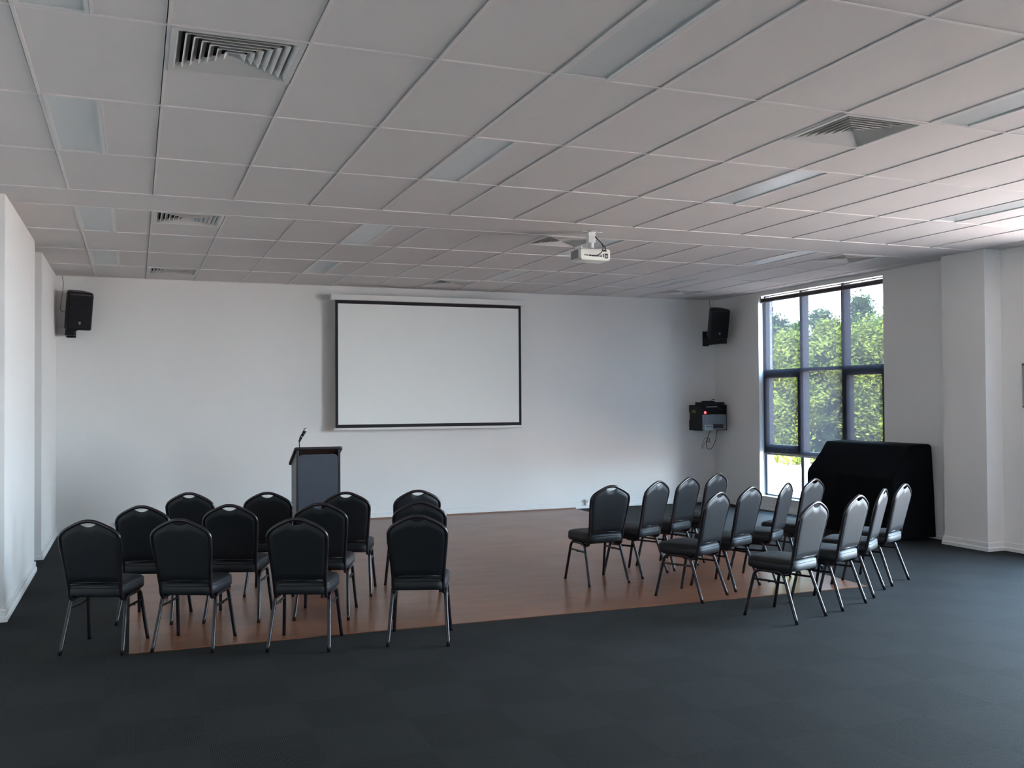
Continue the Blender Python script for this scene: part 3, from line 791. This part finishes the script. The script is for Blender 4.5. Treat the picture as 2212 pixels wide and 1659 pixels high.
bm = bmesh.new(); bmesh.ops.create_uvsphere(bm, u_segments=14, v_segments=8, radius=0.020); bmesh.ops.scale(bm, verts=bm.verts, vec=(1, 0.35, 1)); bmesh.ops.translate(bm, verts=bm.verts, vec=(-0.165, -0.008, 0.285)); obj('power_light', bm, 'led', am, smooth='all')
obj('slot', box(-0.14, 0.06, -0.009, -0.005, 0.368, 0.380), 'avlight', am)
bm = bmesh.new(); bx(bm, 0.08, 0.15, -0.0085, -0.005, 0.322, 0.330); bx(bm, 0.06, 0.15, -0.0085, -0.005, 0.345, 0.349); obj('button', bm, 'lecternpost', am)
mx_ = thing('mixer_unit', 'blue-grey rack unit with pale connector block in the lower half of the rack', 'audio mixer', (8.53, 12.985, 1.165))
obj('body', box(w0 + t_ + 0.002, w1 - t_ - 0.002, 0.0, 0.30, t_ + 0.001, 0.252), 'avgrey', mx_)
obj('front_panel', box(w0 + t_ + 0.002, w1 - t_ - 0.002, -0.008, 0.0, 0.022, 0.248, bevel=0.002), 'avgrey', mx_)
obj('display', box(-0.025, 0.165, -0.012, -0.007, 0.035, 0.100), 'port', mx_)
obj('connector_block', box(-0.195, -0.035, -0.030, -0.007, 0.018, 0.090, bevel=0.003), 'avlight', mx_)
bm = bmesh.new()
for k in range(3): cyl(bm, (-0.145 + 0.04 * k, -0.033, 0.062), (-0.145 + 0.04 * k, -0.028, 0.062), 0.010, 10)
obj('socket', bm, 'port', mx_)
obj('tray', box(-0.205, -0.015, -0.055, -0.007, 0.002, 0.016, bevel=0.002), 'avlight', mx_)
bm = bmesh.new()
for k in range(4): bx(bm, -0.19, -0.18, -0.010, -0.007, 0.115 + 0.03 * k, 0.125 + 0.03 * k); bx(bm, 0.18, 0.19, -0.010, -0.007, 0.115 + 0.03 * k, 0.125 + 0.03 * k)
obj('screw', bm, 'port', mx_)
dv = thing('disc_player', 'flat black player lying on top of the equipment rack', 'disc player', (8.545, 13.12, 1.570))
obj('body', box(-0.185, 0.19, -0.13, 0.14, 0.0, 0.042, bevel=0.003), 'blackplastic', dv)
wr = thing('wireless_receiver', 'small black receiver box on top of the flat player', 'receiver', (8.50, 13.10, 1.612))
obj('body', box(-0.08, 0.08, -0.07, 0.07, 0.0, 0.022, bevel=0.003), 'blackplastic', wr)
bm = bmesh.new(); tube(bm, smooth_path([(0.07, 0.05, 0.015), (0.10, 0.06, 0.03), (0.14, 0.07, 0.045)], 4), 0.003, 6); bx(bm, 0.13, 0.165, 0.06, 0.08, 0.038, 0.052, bevel=0.003); obj('plug_lead', bm, 'cable', wr)
o = tag(obj('wall_plate', box(8.70, 8.76, YB - 0.008, YB, 1.64, 1.70, bevel=0.002), 'skirt'), 'small white wall plate above the equipment rack', 'wall plate')
wire('power_cable', [(8.695, 13.10, 1.178), (8.715, 13.20, 1.10), (8.725, 13.25, 0.98), (8.66, 13.27, 0.86), (8.585, 13.27, 0.87), (8.57, 13.27, 0.96), (8.60, 13.28, 1.03), (8.635, 13.28, 1.02), (8.63, 13.28, 0.98), (8.59, 13.28, 0.99), (8.60, 13.24, 1.10), (8.61, 13.18, 1.166)], 0.0045, 'cable', 'thick black cable hanging in a loop below the equipment rack')
wire('power_cable', [(8.60, 13.25, 1.03), (8.54, 13.25, 1.035), (8.50, 13.26, 0.98), (8.485, 13.27, 0.90), (8.505, 13.28, 0.87), (8.54, 13.29, 0.93), (8.60, 13.30, 0.985), (8.68, 13.30, 0.94)], 0.0035, 'cablegrey', 'thinner brown-grey cable loop at the left below the equipment rack')

# ------------------------------------------------------------------ small wall fittings
for (x, w, lab) in ((6.45, 0.045, 'small pale fitting low on the back wall, right of the parquet end'), (-0.245, 0.022, 'small white fitting low on the back wall behind the leftmost chairs')):
    o = thing('power_outlet', lab, 'wall fitting', (x, YB - 0.026, 0.0))
    obj('plate', box(-w / 2, w / 2, -0.012, 0.026, 0.05, 0.135, bevel=0.003), 'skirt', o)
    obj('switch', box(-w * 0.22, w * 0.22, -0.016, -0.011, 0.085, 0.115, bevel=0.001), 'rail', o)
nb = thing('notice_board', 'grey-green board on the right wall cut off by the photo edge', 'board', (XR, 7.235, 1.55))
obj('panel', box(-0.016, 0, -0.28, 0.28, 0.0, 0.47), 'board', nb)
bm = bmesh.new()
for a in ((-0.28, 0.28, -0.0, 0.02), (-0.28, 0.28, 0.45, 0.47), (-0.28, -0.26, 0, 0.47), (0.26, 0.28, 0, 0.47)): bx(bm, -0.022, -0.014, a[0], a[1], a[2], a[3])
obj('board_frame', bm, 'projvent', nb)
wire('floor_cable', [(8.70, 12.2, 0.006), (8.66, 11.9, 0.006), (8.69, 11.6, 0.006), (8.64, 11.3, 0.006), (8.68, 11.0, 0.006)], 0.005, 'cable', 'thin dark cable lying on the carpet below the tall window')

# ------------------------------------------------------------------ outside
g = struct('ground_outside', box(-40, 140, -80, 140, -0.62, -0.40), 'paving'); g['label'] = 'sunlit pale paving outside the window'; g['category'] = 'ground'
bm = bmesh.new()
for k in range(48):
    z = -0.40 + k * 0.086; e = 0.0 if k % 2 else 0.022
    bx(bm, XR + 0.34, XR + 0.58, 12.60 - e, 12.90, z, z + 0.076); bx(bm, XR + 0.345, XR + 0.575, 12.615, 12.89, z + 0.076, z + 0.086)
tag(obj('brick_pier', bm, 'brick'), 'narrow dark brick pier just outside the far edge of the window', 'brick pier')

for yp, lab in ((9.32, 'added unseen light-blocking brick pier outside, on the near side of the tall window'), (2.55, 'added unseen light-blocking brick pier outside the second window along the right wall')):  # added piers, out of view, blocking slanting daylight bound for the back wall
    bm = bmesh.new()
    for k in range(48):
        z = -0.40 + k * 0.086; e = 0.0 if k % 2 else 0.022
        bx(bm, XR + 0.26, XR + 1.4, yp - 0.30, yp + e, z, z + 0.076); bx(bm, XR + 0.265, XR + 1.395, yp - 0.29, yp - 0.01, z + 0.076, z + 0.086)
    tag(obj('brick_pier', bm, 'brick'), lab, 'brick pier')

def leaves(bm, centre, rad, n, size, flat=0.85):
    for _ in range(n):
        d = Vector((random.gauss(0, 0.48), random.gauss(0, 0.48), random.gauss(0, 0.48)))
        p = Vector(centre) + Vector((d.x * rad, d.y * rad, d.z * rad * flat))
        if p.z < 0.05: continue
        a = Vector((random.gauss(0, 1), random.gauss(0, 1), random.gauss(0, 0.6))).normalized()
        b = a.cross(Vector((random.gauss(0, 1), random.gauss(0, 1), random.gauss(0, 1)))).normalized()
        s = size * random.uniform(0.6, 1.3)
        q = [p - a * s, p - b * s * 0.45, p + a * s, p + b * s * 0.45]
        bm.faces.new([bm.verts.new(v) for v in q])
def tree(x, y, h, w, leaf, label, seed, tuft=0, name='broadleaf_tree'):
    random.seed(seed)
    t = thing(name, label, 'tree', (x, y, -0.40), group='trees outside the window')
    bm = bmesh.new(); tube(bm, smooth_path([(0, 0, 0), (0.05, 0.04, h * 0.3), (-0.04, 0.06, h * 0.6), (0.02, 0, h * (0.97 if tuft else 0.85))], 4), [0.09 - 0.06 * i / 12 for i in range(13)], 8)
    for k in range(6):
        a = random.uniform(0, 2 * PI); z = h * random.uniform(0.2, 0.65)
        tube(bm, smooth_path([(0, 0.03, z), (math.cos(a) * w * 0.35, math.sin(a) * w * 0.35, z + h * 0.08), (math.cos(a) * w * 0.7, math.sin(a) * w * 0.7, z + h * 0.15)], 3), 0.02, 6)
    obj('trunk', bm, 'bark', t, smooth=True)
    bm = bmesh.new(); blobs = int(26 * h / 4.5)
    for k in range(blobs):
        r = w * random.uniform(0.38, 0.62)
        f = (k + 0.5) / blobs; z = h * (0.06 + 0.94 * f) - r * 0.55 * f
        ww = w * (1.0 if f < 0.7 else 1.0 - 0.65 * (f - 0.7) / 0.3)
        a = random.uniform(0, 2 * PI); rr = ww * random.uniform(0.0, 0.75)
        leaves(bm, (math.cos(a) * rr, math.sin(a) * rr, z), r, int(500 * (0.5 + w)), 0.075)
    if tuft:
        for k in range(4): leaves(bm, (random.uniform(-0.15, 0.15), random.uniform(-0.15, 0.15), h + 0.15 + tuft * 0.35 * k), tuft * (1.0 - 0.12 * k), 420, 0.075)
    obj('foliage', bm, leaf, t)
    return t
TREES = [
 (19.21, 25.76, 4.75, 0.75, 'leaf_c', 0, 'blue-green tree at the left edge of the tall window'),
 (18.69, 24.35, 4.15, 0.95, 'leaf_b', 0, 'yellow-green tree behind the left window panes'),
 (20.9, 26.71, 4.65, 0.55, 'leaf_a', 0, 'slim green tree just left of the first mullion'),
 (19.94, 24.94, 3.35, 0.85, 'leaf_a', 0, 'low green tree behind the middle panes'),
 (22.32, 27.23, 4.35, 0.6, 'leaf_c', 0.42, 'slim tree with a loose tuft above the middle panes'),
 (20.62, 24.67, 4.55, 0.95, 'leaf_b', 0, 'yellow-green tree right of the middle panes'),
 (22.47, 26.09, 4.65, 1.1, 'leaf_a', 0, 'green tree behind the second mullion'),
 (23.97, 27.12, 4.85, 0.9, 'leaf_c', 0.45, 'tallest tree, dark tuft above the right window panes'),
 (21.88, 24.17, 4.55, 1.15, 'leaf_b', 0, 'yellow-green tree in the right window panes'),
 (23.9, 25.53, 4.85, 1.3, 'leaf_a', 0, 'green tree cut off by the right window jamb'),
 (23.57, 24.05, 4.75, 1.3, 'leaf_b', 0, 'tree hidden beyond the right window jamb'),
 (19.15, 26.86, 4.8, 1.3, 'leaf_a', 0, 'tree hidden beyond the left window jamb'),
]
for i, (x, y, h, w, lf, tf, lab) in enumerate(TREES): tree(x, y, h, w, lf, lab, 20 + i, tuft=tf)
hs = thing('house', 'distant building with a grey sloping roof behind the trees', 'house', (37.0, 49.0, -0.40), (0, 0, math.radians(-35)))
obj('house_wall', box(-4.5, 4.5, -4, 4, 0, 4.2), 'render', hs)
bm = bmesh.new(); prism(bm, [(-5.0, 4.1), (5.0, 4.1), (0, 6.6)], 'y', -4.4, 4.4); obj('roof', bm, 'roofing', hs)

# ------------------------------------------------------------------ light
w = bpy.data.worlds.new('sky'); S.world = w; w.use_nodes = True
nt = w.node_tree; bg = nt.nodes['Background']
tc = nt.nodes.new('ShaderNodeTexCoord'); sp = nt.nodes.new('ShaderNodeSeparateXYZ'); nt.links.new(tc.outputs['Generated'], sp.inputs[0])
cr = nt.nodes.new('ShaderNodeValToRGB'); nt.links.new(sp.outputs['Z'], cr.inputs[0])
cr.color_ramp.elements[0].position = 0.0; cr.color_ramp.elements[0].color = (0.78, 0.90, 1.0, 1)
cr.color_ramp.elements[1].position = 0.6; cr.color_ramp.elements[1].color = (0.40, 0.66, 1.0, 1)
nt.links.new(cr.outputs[0], bg.inputs[0]); bg.inputs[1].default_value = 10.0
sun = bpy.data.lights.new('sun', 'SUN'); sun.energy = 22.0; sun.angle = math.radians(1.0); sun.color = (1.0, 0.93, 0.84)
so = bpy.data.objects.new('sun', sun); C.objects.link(so)
so.rotation_euler = Vector((0.62, 0.25, -0.85)).to_track_quat('-Z', 'Y').to_euler()

S.view_settings.view_transform = 'Standard'; S.view_settings.look = 'None'
S.view_settings.exposure = 2.4; S.view_settings.gamma = 1.0; S.view_settings.use_curve_mapping = False
cy = S.cycles
cy.use_denoising = True; cy.max_bounces = 10; cy.diffuse_bounces = 6; cy.glossy_bounces = 4; cy.transparent_max_bounces = 12; cy.transmission_bounces = 6
cy.sample_clamp_indirect = 8.0; cy.caustics_reflective = False; cy.caustics_refractive = False
